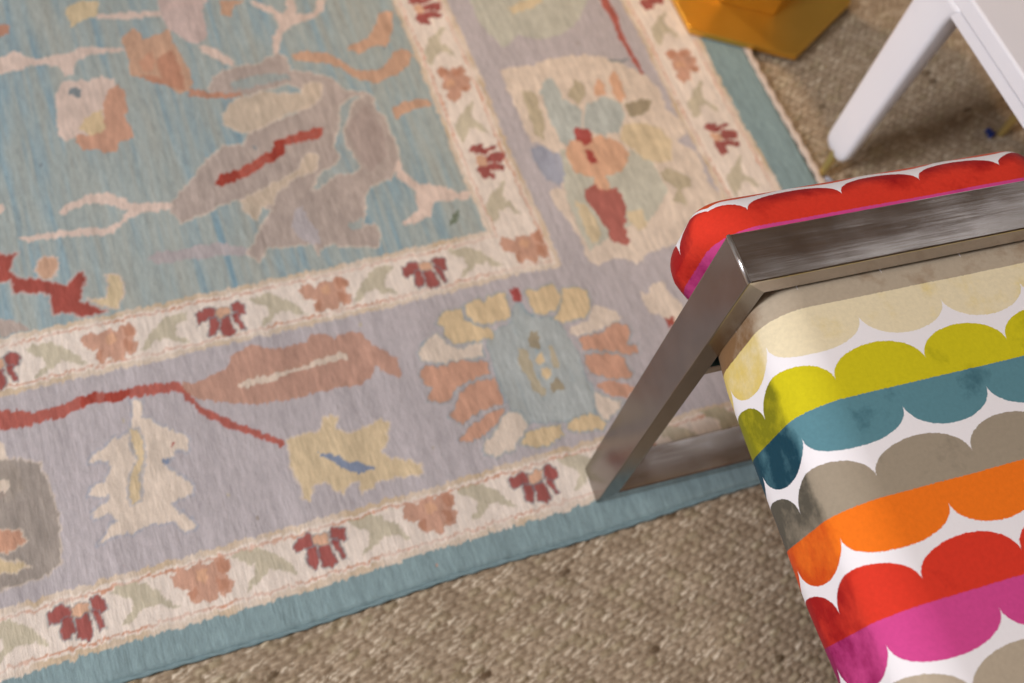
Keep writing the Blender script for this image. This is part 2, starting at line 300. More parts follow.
MOTIFS = [
 ('faintpink','',[81,6693,199,6765,440,6729,695,6741,899,6705,1146,6575,1142,6473,821,6555,492,6588,168,6621]),
 ('pink','',[958,10129,1126,10257,1489,10186,1426,9813,1393,9568,1239,9506,1126,9622,1019,9769,957,9908]),
 ('pink','',[972,10416,1578,10365,1527,10146,951,10099]),
 ('pinkcream','',[2049,10110,2251,9939,2382,9783,2453,9867,2471,10028,2589,10005,2545,9750,2742,9744,2874,9949,2970,9931,2875,9718,2708,9620,2426,9580,2270,9451,2163,9189,2085,9206,2170,9440,2287,9608,2257,9775,2065,9976]),
 ('taupe','tancream',[491,7344,710,7560,989,7825,1201,7972,1420,7950,1546,8093,1848,8199,2142,8251,2366,8380,2278,8580,2166,8695,1729,8640,1502,8659,1256,8684,1233,8837,1352,8992,1607,9090,1882,9062,2078,9176,2163,9189,2244,9079,2243,8893,2485,8811,2689,8674,2813,8433,3028,8416,3085,8282,3079,8101,3145,7996,3136,7730,3166,7547,3116,7326,2965,7104,2743,7072,2616,6991,2511,6686,2437,6515,2566,6563,2619,6388,2518,6254,2242,6313,2001,6411,1863,6315,1814,6458,1578,6481,1369,6519,1202,6370,1116,6505,1258,6677,1370,6861,1533,6981,1239,7215,1154,7225,787,7138,534,7058,463,7218]),
 ('teal2','',[1478,8844,1558,8887,1846,8917,2205,8840,2204,8748,1950,8772,1706,8735,1526,8756]),
 ('teal2','tancream',[2665,8253,2834,8337,3011,8359,2840,8275,2729,8060,2613,7908,2572,7684,2635,7496,2653,7320,2521,7267,2339,7282,2122,7166,2022,7135,2181,7375,2384,7440,2459,7537,2431,7687,2568,7918]),
 ('teal2','',[2302,6629,2475,6641,2420,6535,2302,6521]),
 ('taupe2','',[2751,8055,2982,8183,3023,7994,3051,7691,2990,7413,2747,7241,2679,7486,2648,7783]),
 ('goldtaupe','tancream',[1312,8436,1489,8603,1869,8639,2128,8552,2262,8523,2324,8661,2448,8677,2550,8612,2471,8417,2342,8295,2053,8270,1848,8199,1546,8093,1381,8159,1294,8266]),
 ('goldtaupe','tancream',[1218,7220,1431,7277,1724,7372,1980,7479,2037,7607,2168,7662,2218,7593,2116,7391,1901,7358,1641,7227,1559,7083,1415,7037,1335,6896,1216,7032]),
 ('red2','red2',[1038,7509,1130,7580,1335,7604,1636,7729,1771,7812,1799,7920,1965,7939,2346,7969,2294,7864,2089,7882,1893,7841,1829,7770,1715,7683,1413,7558,1079,7461]),
 ('red','red',[1038,7509,1130,7580,1265,7593,1271,7525,1079,7461]),
 ('red','red',[1681,7730,1771,7812,1799,7920,1891,7922,1837,7768,1715,7683]),
 ('purple','',[1769,6950,1867,6980,1861,6792,1945,6611,1924,6457,1828,6429,1702,6618,1674,6759]),
 ('pinkcream','',[-955,9751,-751,9827,-562,9668,-170,9676,-72,9734,399,9637,431,9569,37,9603,-128,9547,-206,9356,-273,9341,-332,9501,-535,9574,-751,9560,-991,9512]),
 ('pinkcream','',[-442,9115,-304,9288,-96,9244,104,9260,225,9204,223,8969,34,8665,-151,8368,-323,8464,-439,8407,-505,8505]),
 ('tealgrey','',[-285,9150,-217,9170,-155,9110,-199,9032,-280,9062]),
 ('yellow','',[-193,8715,13,8784,2,8501,-141,8422,-263,8562]),
 ('orange','',[129,9048,247,9093,313,8979,284,8723,241,8618,291,8436,272,8299,135,8302,47,8183,-61,8170,-171,8262,-277,8259,-338,8383,-319,8490,-136,8449,2,8501,22,8782]),
 ('terra','',[1049,8871,1250,8756,1600,8680,1597,8633,1186,8675,986,8790]),
 ('orange2','',[439,9794,589,9907,661,9811,664,9717,880,9766,988,9838,1002,9586,1060,9327,1083,9020,1044,8849,884,8836,762,8999,565,9131,422,9191,431,9460]),
 ('terra','',[755,9392,955,9472,1009,9096,980,8863,835,8924,486,9178,620,9179,758,9089]),
 ('orange','',[536,9377,714,9522,749,9363,675,9227,568,9250]),
 ('gold','',[-113,10372,61,10465,280,10422,219,10150,71,10148,-102,10059]),
 ('pinkcream','',[231,10210,954,10111,945,10024,440,10074,225,10130]),
 ('orange2','',[1672,10150,1995,10087,1834,10021,1747,9864,1644,9929]),
 ('pinkcream','',[1254,9472,1377,9496,1628,9177,1611,9107,1485,9165]),
 ('terra','',[-900,10251,-764,10241,-760,10100,-930,10056]),
 ('pinkcream','',[-679,7509,-537,7621,-283,7665,-141,7646,-15,7547,110,7437,496,7369,482,7266,183,7287,-15,7231,-187,7093,-347,7107,-617,7175,-1086,7217,-1133,7290,-841,7267,-483,7244,-250,7186,-74,7246,10,7356,-114,7465,-306,7538,-473,7526,-644,7475]),
 ('red','pink',[-1368,7163,-1238,7105,-1138,7105,-1234,7002,-1272,6886,-1206,6807,-955,6704,-764,6592,-640,6723,-560,6715,-551,6599,-662,6378,-575,6306,-418,6178,-701,6168,-766,6246,-957,6285,-942,6489,-1140,6603,-1293,6631,-1287,6791,-1359,6772,-1426,6777]),
 ('orange2','pinkcream',[-1040,6851,-939,6977,-792,6953,-796,6814,-884,6710,-1016,6757]),
 ('gold','pinkcream',[-586,6358,-413,6362,-339,6481,-365,6613,-218,6575,-200,6356,-315,6187,-438,6232]),
 ('pinkcream','',[-1281,7738,-1207,7760,-1205,7640,-1296,7637]),
 ('taupe','',[-1496,6381,-1271,6273,-1175,6151,-1481,6163]),
 ('orange2','',[2303,9130,2468,9157,2702,9088,2875,8909,3016,8736,3259,8684,3410,8755,3562,8929,3668,8949,3761,8825,3665,8680,3485,8575,3201,8494,3002,8578,2891,8743,2714,8902,2569,8953,2322,9025]),
 ('orange2','',[3522,9551,3641,9614,3733,9531,3630,9252,3500,9047,3303,9046,3118,8972,2986,9070,3039,9142,3283,9196,3411,9296]),
 ('orange2','',[3266,8082,3415,8148,3578,8152,3754,8093,3739,7997,3536,8022,3393,7975,3275,7904,3247,7969]),
 ('pinkcream','',[3034,7235,3110,7329,3128,7139,3229,6967,3449,6877,3653,6736,3776,6725,3750,6602,3526,6638,3348,6664,3235,6511,3061,6447,2903,6426,2887,6472,3042,6576,3134,6626,3156,6838,3085,7001,3020,7090]),
 ('green','',[3579,6516,3573,6427,3468,6328,3418,6298,3436,6372,3507,6444]),
 ('tancream','',[4762,8361,4854,8391,5220,8347,5440,8417,5723,8391,6007,8357,6260,8245,6425,8058,6617,7899,6688,7600,6661,7310,6771,7107,6756,6885,6595,6811,6748,6618,6747,6399,6720,6128,6806,5894,6592,5529,6402,5357,6122,5399,5888,5415,5586,5392,5379,5276,5223,5400,5073,5410,4891,5374,4816,5504,4827,5754,4802,6017,4760,6172,4704,6361,4721,6474,4819,6524,4892,6477,4930,6676,4944,7052,4861,7148,4754,7250,4756,7718,4748,8136]),
 ('palegreen','',[5065,7024,5249,6981,5293,6590,5931,6823,6146,6618,6163,6155,5766,5807,5497,5801,5119,5681,4892,5597,4868,5858,4878,6143,4910,6458]),
 ('paleblue','',[5153,7951,5290,8133,5386,8096,5396,7768,5565,7538,5392,7103,5188,6996,5121,7165,5112,7559]),
 ('paleblue','',[5633,7603,5936,7666,6123,7543,6062,7298,5888,7115,5644,7123,5485,7270]),
 ('lilacblue','',[4712,7137,4910,7137,5038,6954,5002,6659,4877,6540,4760,6642,4695,6882]),
 ('olivetan','',[4927,8000,5078,7935,5047,7495,4926,7179,4842,7307,4879,7691]),
 ('olivetan','',[5477,7799,5667,8036,5740,7905,5706,7716,5544,7623]),
 ('olive','',[6143,7490,6381,7552,6524,7487,6434,7344,6260,7270,6113,7319]),
 ('yellow2','',[5981,7205,6229,7197,6447,7051,6512,6814,6398,6559,6228,6552,6058,6638,5993,6809,5865,6994]),
 ('peach','',[5800,7777,5963,7972,5997,7849,5967,7708,5872,7680]),
 ('peach','',[6106,7908,6222,8050,6249,7911,6200,7591,6098,7549,6057,7721]),
 ('peach','',[5219,7143,5440,7123,5644,7123,5853,6966,5901,6752,5701,6538,5476,6547,5476,6321,5234,6380,5337,6534,5122,6661,5111,6937]),
 ('crimson','',[5330,7289,5560,7253,5504,7046,5400,7024,5330,7117]),
 ('crimson','',[5372,6953,5470,6961,5451,6750,5349,6728]),
 ('crimson2','',[5138,6403,5267,6461,5336,6370,5560,6331,5561,6078,5517,5942,5426,5819,5415,5606,5352,5551,5202,5660,5199,5875,5161,6103,5108,6262]),
 ('yellow2','',[4977,6294,5080,6225,5133,5935,5111,5754,4969,5662,4946,5795,4957,6080]),
 ('yellow2','',[5546,5979,5714,5996,5714,5747,5589,5706,5490,5847]),
 ('olivetan','',[6173,6427,6323,6453,6512,6254,6493,6152,6337,6114,6320,5892,6152,6008,6299,6153,6174,6274]),
 ('palegreen','',[4765,9688,4761,9201,4830,8931,4928,8708,5215,8852,5509,8707,5735,8746,6095,8934,6415,9369]),
 ('yellow2','',[5232,9316,5412,9386,5727,9466,5711,9310,5430,9242,5235,9210]),
 ('red2','',[6471,9352,6610,9325,6626,8912,6591,8651,6591,8299,6598,7931,6553,7910,6523,8226,6506,8580,6523,8888]),
 ('tealgrey','',[6220,8253,6386,8168,6515,8200,6501,8169,6372,8136,6208,8222]),
 ('tancream','',[5256,4920,5330,4866,5443,4976,5568,4996,5596,4796,5672,4672,5677,4464,5506,4374,5385,4543,5237,4650]),
 ('red','',[5393,4524,5534,4510,5504,4443,5407,4408]),
 ('paleblue2','bluestroke',[3454,4886,3676,4957,3810,5155,3866,5140,3876,5003,4111,4890,4215,4680,4261,4405,4239,4120,4252,3926,4177,3666,3955,3637,3784,3656,3572,3717,3414,3763,3311,3960,3278,4108,3284,4450,3320,4760]),
 ('tancream','',[4274,4713,4516,4731,4653,4914,4784,4845,4912,4692,4852,4624,4587,4595,4393,4582,4287,4627]),
 ('tancream','bluestroke',[2555,4873,2709,4991,2835,5021,2876,4881,2990,4786,3262,4808,3236,4606,3030,4647,2798,4648,2544,4750]),
 ('yellow','bluestroke',[2852,5162,3011,5284,3180,5256,3179,5124,3298,4993,3451,4919,3414,4799,3295,4815,3090,4823,2956,4859,2879,4977,2917,5047]),
 ('yellow','bluestroke',[3217,5279,3415,5327,3454,5266,3525,5338,3743,5307,3698,5017,3626,4987,3385,4986,3259,5053,3203,5150]),
 ('yellow','bluestroke',[3951,5287,4098,5265,4158,5301,4293,5283,4351,5147,4262,5001,4122,4921,3966,4996,3936,5121]),
 ('yellow','bluestroke',[4389,5206,4516,5207,4650,5103,4643,4968,4567,4818,4471,4777,4222,4777,4121,4837,4250,4970]),
 ('orange','bluestroke',[2476,4582,2565,4682,2793,4634,2977,4662,3247,4556,3223,4404,2968,4382,2807,4334,2708,4209,2574,4232,2467,4293,2560,4404,2492,4500]),
 ('orange','bluestroke',[2837,4295,3020,4367,3275,4343,3258,4052,3137,4040,2920,3996,2757,3937,2626,4050,2706,4118]),
 ('orange','bluestroke',[2650,3789,2795,3881,2993,3960,3242,4010,3231,3937,3054,3807,2912,3728,2764,3712,2662,3741]),
 ('tancream','bluestroke',[2857,3655,3034,3752,3171,3893,3280,3954,3402,3888,3427,3759,3337,3634,3173,3503,2964,3476,2850,3554]),
 ('orange','bluestroke',[4325,4567,4637,4565,4823,4632,4954,4563,4925,4420,4845,4343,4966,4293,4928,4205,4796,4192,4708,4282,4512,4336,4314,4423]),
 ('orange','bluestroke',[4318,4356,4674,4275,4762,4185,4735,4046,4786,3984,4686,3931,4492,3986,4294,4105,4286,4236]),
 ('orange','',[4297,3961,4458,3979,4719,3826,4602,3733,4464,3772]),
 ('tancream','bluestroke',[4233,3916,4339,3839,4523,3692,4422,3596,4267,3517,4193,3631]),
 ('yellow','bluestroke',[3824,3644,4031,3677,4123,3682,4254,3521,4179,3450,3901,3500,3811,3572]),
 ('yellow','bluestroke',[3373,3654,3556,3676,3747,3636,3758,3512,3584,3442,3417,3461,3271,3534]),
 ('crimson','',[3788,5346,3890,5330,3877,5154,3782,5162,3788,5262]),
 ('paleblue2','',[3701,4984,3848,5011,3898,4897,3842,4748,3687,4659,3649,4800]),
 ('olivetan','',[3619,4597,3720,4585,3720,4425,3696,4240,3753,4036,3672,3981,3618,4074,3612,4295,3574,4433]),
 ('olivetan','',[3954,4603,4007,4539,4021,4341,3987,4254,3917,4306,3956,4488]),
 ('olive','',[3800,4759,3894,4766,3880,4607,3871,4544,3775,4570]),
 ('olive','',[3823,4142,3921,4162,3953,4011,3807,4021]),
 ('yellow','',[3808,4497,3882,4493,3876,4398,3799,4355,3769,4411]),
 ('yellow','',[3796,4308,3880,4291,3883,4220,3809,4183,3769,4236]),
 ('salmon','',[121,5178,345,5139,564,5196,672,5346,877,5411,1116,5309,1324,5289,1471,5310,1510,5374,1665,5344,1751,5259,1815,5291,2030,5271,2105,5075,2221,4981,2309,4833,2318,4683,2256,4627,2144,4731,2067,4838,1965,4684,1848,4657,1642,4691,1321,4686,1062,4701,908,4710,615,4770,384,4870,207,4979,97,5068]),
 ('tancream','',[639,4997,784,5039,1199,5019,1422,5054,1806,5070,1816,4994,1512,4992,1242,4983,916,4943,660,4956]),
 ('red2','',[-1651,5349,-1517,5322,-1342,5250,-1059,5247,-910,5284,-574,5269,-186,5241,85,5200,127,5071,274,4833,564,4566,752,4420,949,4272,913,4215,669,4376,418,4585,215,4792,89,5035,33,5098,-404,5141,-787,5170,-1084,5108,-1366,5101,-1592,5133,-1679,5169]),
 ('red','',[-862,5282,-698,5281,-719,5173,-882,5174]),
 ('red','',[-622,5271,-382,5250,-404,5141,-643,5163]),
 ('tancream','bluestroke2',[-399,5116,-297,5087,-321,4923,-186,4771,-17,4644,56,4532,10,4412,-77,4460,-151,4394,-230,4340,-116,4198,-21,4061,-52,3963,-172,3945,-254,3917,-156,3803,-77,3684,-108,3589,-204,3588,-291,3750,-403,3753,-590,3758,-778,3744,-991,3729,-898,3833,-789,3923,-823,3985,-980,3981,-992,4068,-842,4127,-802,4189,-983,4212,-945,4317,-800,4348,-735,4436,-738,4523,-918,4566,-917,4620,-812,4676,-675,4746,-477,4777]),
 ('gold','bluestroke2',[-491,4803,-395,4798,-370,4546,-411,4394,-483,4275,-511,4048,-610,4025,-615,4186,-567,4332,-477,4446,-493,4604]),
 ('gold','tancream',[968,4267,1106,4283,1314,4280,1369,4403,1534,4390,1469,4235,1599,4174,1759,4174,1933,4218,2025,4167,1946,3981,1848,3872,1956,3772,2184,3648,2184,3546,1989,3537,1741,3588,1639,3530,1526,3498,1524,3631,1441,3634,1348,3562,1281,3615,1210,3725,1107,3723,1018,3586,948,3585,966,3765,927,3998]),
 ('blue','',[1217,4046,1336,3989,1555,3845,1743,3733,1672,3709,1496,3751,1360,3892]),
 ('taupegrey','tancream',[-1755,4845,-1595,4820,-1340,4701,-1318,4556,-1274,4279,-1265,4069,-1316,3679,-1441,3569,-1706,3555,-1946,3563]),
 ('orange','tancream',[-1862,4129,-1623,4076,-1571,3959,-1724,3886,-1892,3928]),
 ('gold','tancream',[-1899,3881,-1710,3802,-1597,3687,-1771,3693,-1923,3721]),
 ('tancream','',[-1785,4642,-1627,4616,-1663,4501,-1807,4492]),
 ('blue','',[-244,4410,-180,4435,-176,4368,-230,4340]),
 ('crimson','',[-128,4542,-87,4552,-117,4505,-144,4513]),
 ('taupegrey','',[485,3587,509,3574,507,3543,484,3540]),
 ('terra','',[2002,2589,2026,2576,2022,2546,1998,2544]),
 ('olivetan','',[-526,4948,-502,4935,-502,4902,-525,4898]),
 ('olivetan','',[265,3889,289,3876,287,3844,264,3842]),
 ('tealgrey','',[1545,7929,1574,7915,1570,7872,1541,7865]),
 ('tealgrey','',[3438,9050,3470,9035,3463,8987,3431,8979]),
 ('olive','',[2355,3792,2381,3779,2377,3746,2351,3743]),
 ('olivetan','',[2052,5366,2079,5352,2075,5315,2048,5311]),
 ('olive','',[5920,8588,5954,8573,5943,8524,5907,8516]),
 ('tealgrey','',[-771,8198,-744,8185,-745,8143,-770,8137]),
]
RED_FLOWER = [
 ('brd',[-219,119,-106,156,-57,116,-72,35,-220,10]),
 ('brd',[-122,3,-44,2,-48,-81,-98,-173,-158,-142]),
 ('brd',[-4,-23,76,-12,101,-178,48,-221,-33,-182]),
 ('brd',[131,105,195,146,255,102,241,-4,159,10]),
 ('brd',[127,20,178,-8,204,-163,162,-149,127,-41]),
 ('peach',[-47,113,25,139,110,112,103,16,0,0,-59,43]),
]
SALMON_FLOWER = [
 ('bsal',[-277,113,-221,177,-149,180,-103,122,-57,166,27,171,89,126,138,182,222,182,278,113,266,31,220,2,265,-71,227,-169,158,-189,114,-143,83,-203,14,-226,-39,-169,-98,-201,-159,-161,-164,-79,-122,-37,-197,-34,-258,26]),
 ('terra',[142,148,212,170,264,102,241,26,153,41]),
 ('terra',[122,12,222,-50,191,-149,121,-114]),
 ('terra',[-143,-56,-71,-53,-109,-167,-156,-147]),
 ('peach',[-34,113,50,112,73,28,8,-15,-46,27]),
]
LEAF = [
 ('bolive',[-254,218,-92,229,8,210,137,106,201,23,306,-135,249,-129,129,-41,38,-37,-54,-94,-202,-156,-178,-90,-87,-34,-90,66,-201,139]),
]
EX, EY = 0.815, 0.242                                    # rug's right and near edges
rx = axis([(-1.5, -0.36, 0.006), (-0.36, EX, 0.0016)]); ry = axis([(EY, 1.16, 0.0016), (1.16, 2.3, 0.006)])
rx = rx[rx <= EX]; X, Y = np.meshgrid(rx, ry, indexing='ij')
wx = X + 0.0030*vnoise(X/0.009, Y/0.007, 11) + 0.0022*vnoise(X/0.0030, Y/0.0036, 12)
wy = Y + 0.0034*vnoise(X/0.006, Y/0.012, 13) + 0.0040*vnoise(X/0.0026, Y/0.009, 14)
# seams of the borders wander a little, as hand weaving does
bx = wx + 0.006*vnoise(Y/0.12, Y*0+2.5, 15); by = wy + 0.004*vnoise(X/0.12, X*0+3.5, 16)
col = np.empty(X.shape+(3,)); col[:] = INK['edge']
BX = (0.760, 0.679, 0.449, 0.379); BY = (0.273, 0.338, 0.548, 0.614)
names = ('cream', 'purple', 'cream', 'teal')
for k in range(4):
    m = (bx < BX[k]) & (by > BY[k]); col[m] = INK[names[k]]
# distance measured inwards from the near or right side, for the stripes inside the bands
def band(a, b, ink, amt=1.0):
    """stripe lying between offsets a and b from the outer pair of lines, given as fractions of the border set"""
    mx = (bx > b[0]) & (bx < a[0]) & (by > a[1]); my = (by > a[1]) & (by < b[1]) & (bx < a[0])
    m = mx | my; nz = np.clip(amt + 0.9*vnoise(X/0.02, Y/0.02, 17), 0.15, 1)[..., None]
    col[m] = (col*(1-nz)+INK[ink]*nz)[m]
for (ox, oy), (ix, iy) in (((BX[0], BY[0]), (BX[1], BY[1])), ((BX[2], BY[2]), (BX[3], BY[3]))):
    band((ox, oy), (ox-.006, oy+.006), 'tan', .6); band((ox-.0085, oy+.0085), (ox-.0108, oy+.0108), 'line', .7)
    band((ix+.006, iy-.006), (ix, iy), 'tan', .7); band((ix+.0108, iy-.0108), (ix+.0085, iy-.0085), 'line', .75)
def paint(c, pts, stroke=None, sw=0.0014, amt=0.93):
    P = np.array(pts, float)
    lo = P.min(0)-0.006; hi = P.max(0)+0.006
    i0, i1 = np.searchsorted(rx, (lo[0], hi[0])); j0, j1 = np.searchsorted(ry, (lo[1], hi[1]))
    if i1-i0 < 1 or j1-j0 < 1: return
    x = wx[i0:i1, j0:j1]; y = wy[i0:i1, j0:j1]; ins = np.zeros(x.shape, bool); dm = np.full(x.shape, 1.0)
    for a, b in zip(P, np.roll(P, -1, 0)):
        cr = (a[1] > y) != (b[1] > y)
        if a[1] != b[1]: ins ^= cr & (x < (b[0]-a[0])*(y-a[1])/(b[1]-a[1])+a[0])
        if stroke:
            d = b-a; L = d @ d+1e-12; t = np.clip(((x-a[0])*d[0]+(y-a[1])*d[1])/L, 0, 1)
            dm = np.minimum(dm, np.hypot(x-a[0]-t*d[0], y-a[1]-t*d[1]))
    sub = col[i0:i1, j0:j1]
    nz = (1+0.16*vnoise(x/0.012, y/0.02, 31)+0.14*vnoise(x/0.004, y/0.012, 32))[..., None]
    sub[ins] = (sub*(1-amt)+amt*np.clip(INK[c]*nz, 0, 1))[ins]
    if stroke:
        k_ = 1.0 if stroke == c else 0.5; s = dm < (0.0026 if stroke == c else sw); sub[s] = ((1-k_)*sub+k_*INK[stroke])[s]
def rot(P, k):
    P = np.array(P, float)
    for _ in range(k): P = np.stack([-P[:, 1], P[:, 0]], 1)
    return P
def stamp(tm, cx, cy, k=0, mir=False, amt=0.92, st=None):
    for c, fl_ in tm:
        P = np.array(fl_, float).reshape(-1, 2)/1e4
        if c == 'brd': P = P.mean(0)+(P-P.mean(0))*1.25
        if mir: P = P*np.array([-1, 1])
        paint(c, rot(P, k)+np.array([cx, cy]), st, 0.0010, amt)
PITCH = 0.1135
for k in range(12):                                       # flowers along the near side of both borders
    x = 0.326-PITCH*k; stamp(RED_FLOWER if k % 2 == 0 else SALMON_FLOWER, x, 0.310, st='tealgrey' if k % 2 == 0 else None)
    stamp(LEAF, x-PITCH/2, 0.305, amt=.75)
    x = 0.294-PITCH*k; stamp(RED_FLOWER if k % 2 == 0 else SALMON_FLOWER, x, 0.580, st='tealgrey' if k % 2 == 0 else None)
    stamp(LEAF, x-PITCH/2, 0.575, mir=k % 2 == 0, amt=.75)
stamp(SALMON_FLOWER, 0.440, 0.310); stamp(LEAF, 0.556, 0.312); stamp(LEAF, 0.383, 0.306, amt=.7); stamp(LEAF, 0.498, 0.306, amt=.7); stamp(SALMON_FLOWER, 0.72, 0.31)
stamp(SALMON_FLOWER, 0.416, 0.582); stamp(LEAF, 0.352, 0.578, amt=.75)
for k in range(12):
    stamp(RED_FLOWER if k % 2 == 0 else SALMON_FLOWER, 0.414, 0.707+0.1215*k, 1); stamp(LEAF, 0.414, 0.767+0.1215*k, 1, amt=.75)
    stamp(RED_FLOWER if k % 2 == 0 else SALMON_FLOWER, 0.719, 0.430+0.1215*k, 1); stamp(LEAF, 0.719, 0.491+0.1215*k, 1, amt=.75)
stamp(LEAF, 0.412, 0.647, 1, amt=.75)
for k, (c, st, fl_) in enumerate(MOTIFS):
    P = np.array(fl_, float).reshape(-1, 2)/1e4
    paint(c, P, st or None, 0.0012 if st == 'tancream' else 0.0013)
    if k < FIELD_N: paint(c, P*np.array([1, 1])+np.array([-0.62, 0.42]), st or None)      # the pattern goes on beyond the picture
    elif np.all(P[:, 1] < 0.56): paint(c, P+np.array([-0.72, 0.0]), st or None)
    elif np.all(P[:, 0] > 0.44): paint(c, P+np.array([0.0, 0.62]), st or None)
# abrash: uneven dye lots run along the warp, strongest in the teal
streak = 0.6*vnoise(X/0.009, Y/0.16, 21)+0.5*vnoise(X/0.004, Y/0.07, 22)+0.5*vnoise(X/0.03, Y/0.25, 23)+0.35*vnoise(X/0.0022, Y/0.03, 24)
tealness = np.clip(1-np.abs(col-INK['teal']).sum(-1)/0.12, 0, 1)[..., None]
s = np.clip(streak*1.5, 0, .9)[..., None]*tealness; col = col*(1-s)+np.array(srgb(122, 154, 168))*s
s = np.clip(-streak*1.3, 0, .7)[..., None]*tealness; col = col*(1-s)+np.array(srgb(182, 182, 170))*s
col = col*(1+0.30*(0.45*streak+0.6*vnoise(X/0.0035, Y/0.05, 25)+0.6*vnoise(X/0.0019, Y/0.008, 26)))[..., None]
col = np.clip(col*(1+0.05*vnoise(X/0.06, Y/0.06, 27))[..., None], 0, 1)
edge = np.minimum(EX-X, Y-EY)
drop = np.clip(1-edge/0.006, 0, 1)**2*0.004
Z = 0.0004*vnoise(X/0.0022, Y/0.0030, 28)+0.0006*vnoise(X/0.05, Y/0.05, 29)-0.0004-drop
# the near edge is not quite straight
Y2 = Y - np.clip(1-(Y-EY)/0.10, 0, 1)*(0.0016*np.sin(X*19+0.5)+0.0035*np.clip((X-.40)/.25, 0, 1)**2)
rug = empty('patterned_rug', (0.0, 1.2, FZ))
tag(rug, 'large pale teal and lilac hand-woven floral rug with flowered cream borders on the seagrass floor', 'rug')
def par(o, root):
    o.parent = root; o.matrix_parent_inverse = Matrix.Translation(-Vector(root.location)) ; return o
par(grid_obj('woven_pile', X, Y2, Z, col, M_rug), rug)
def rope(name, pts, r, mat, twist=160.0, amp=0.25, n=8):
    bm = bmesh.new(); rings = []
    for i, p in enumerate(pts):
        a = Vector(pts[min(i+1, len(pts)-1)])-Vector(pts[max(i-1, 0)]); a.normalize(); s_ = Vector((0, 0, 1)).cross(a).normalized(); t_ = a.cross(s_)
        ph = i*0.9; L = []
        for k in range(n):
            th = 2*math.pi*k/n; rr = r*(1+amp*math.cos(2*(th-ph*0.5))+0.12*random.uniform(-1, 1)); L.append(Vector(p)+s_*rr*math.cos(th)+t_*rr*math.sin(th)*0.8)
        rings.append(L)
    loft(bm, rings); return bm_obj(name, bm, mat, smooth=True)
nearY = lambda x: EY-(0.0016*math.sin(x*19+0.5)+0.0035*min(max((x-.40)/.25, 0), 1)**2)
o = par(rope('edge_binding', [(x, nearY(x)-0.0005, -0.0032) for x in np.arange(-1.5, EX+.001, 0.0035)], 0.0024, M_rope_teal), rug)
o = par(rope('selvedge_cord', [(EX+0.0035+0.0012*math.sin(y*23), y, -0.0022) for y in np.arange(EY, 2.3, 0.0035)], 0.0048, M_rope_pale), rug); o['label'] = 'pale overcast cord along the short side'

# ------------------------------------------------------------------ bench
H, WF, TF = 0.4527, 0.0400, 0.0202                     # frame height, bar width, bar thickness
LU = 0.317                                              # frame outer width
bench = empty('scallop_bench', (0.3800, 0.2705, 0.0), -0.0513)
tag(bench, 'upholstered bench with rainbow scalloped velvet cushion held inside brushed steel loop legs', 'bench')
def steel_loop(v0, zb, nm):
    # four mitred flat bars, in the bench's own frame
    o_ = [(0, zb), (LU, zb), (LU, H), (0, H)]; i_ = [(TF, zb+TF), (LU-TF, zb+TF), (LU-TF, H-TF), (TF, H-TF)]
    for name, a, b, mat in (('floor_runner', 0, 1, M_steel_x), ('leg', 1, 2, M_steel_z), ('top_bar', 2, 3, M_steel_x), ('leg', 3, 0, M_steel_z)):
        bm = bmesh.new(); prism(bm, [o_[a], o_[b], i_[b], i_[a]], 1, v0, v0+WF)
        o = bm_obj(name, bm, mat, bench, bevel=0.0013, seg=3); o.modifiers['bevel'].limit_method = 'WEIGHT'
        wt = o.data.attributes.new('bevel_weight_edge', 'FLOAT', 'EDGE')
        for e in o.data.edges:                              # only the long edges are eased, the mitres stay tight
            d_ = o.data.vertices[e.vertices[0]].co-o.data.vertices[e.vertices[1]].co
            wt.data[e.index].value = 1.0 if abs(d_.y) < 1e-5 and min(abs(d_.x), abs(d_.z)) < 1e-5 else 0.0
    for cu_, cz_ in ((0.0009, H-0.0009), (LU-0.0009, H-0.0009)):
        bm = bmesh.new(); prism(bm, [(cu_+0.0016*math.cos(a*math.pi/6), cz_+0.0016*math.sin(a*math.pi/6)) for a in range(12)], 1, v0+.0004, v0+WF-.0004)
        bm_obj('weld_seam', bm, M_weld, bench, smooth=True)
steel_loop(0.0, 0.0006, 'far'); steel_loop(-0.850, FZ-0.001, 'near')
# cushion: rounded box with arc-length UVs so the printed rows wrap over its sides
U0, U1, V0, V1, ZT, ZB, RC = 0.0205, 0.2960, -0.905, 0.0938, 0.4285, 0.3165, 0.030
def ax(lo, hi, r, step):
    a = [lo+r-r*math.tan(math.radians(t)) for t in (45, 39, 33, 27, 21, 15, 9, 4)]
    mid = list(np.linspace(lo+r, hi-r, max(2, int((hi-lo-2*r)/step)))); b = [lo+hi-x for x in a][::-1]
    return np.array(a+mid+b)
AX = [ax(U0, U1, RC, 0.006), ax(V0, V1, RC, 0.006), ax(ZB, ZT, RC, 0.008)]
LO = np.array([U0, V0, ZB])+RC; HI = np.array([U1, V1, ZT])-RC
verts = {}; VL = []; PL = []; FL = []; UV = []
def vid(p):
    k = tuple(np.round(p, 6))
    if k not in verts:
        verts[k] = len(VL); c = np.clip(p, LO, HI); d = p-c; L = np.linalg.norm(d); nn = d/L
        # tighter corners: pull normals so the radius reads as sewn foam
        m_ = nn.copy(); hn = math.hypot(nn[0], nn[1])
        if hn > 1e-6:
            pn = (abs(nn[0])**3+abs(nn[1])**3)**(1/3); k_ = hn/pn                # squarer corners in plan
            if nn[2] < 0: k_ *= hn**-0.6                                   # crisper edge below than above
            m_[0] *= k_; m_[1] *= k_
        VL.append(c+RC*m_); PL.append((c, nn))
    return verts[k]
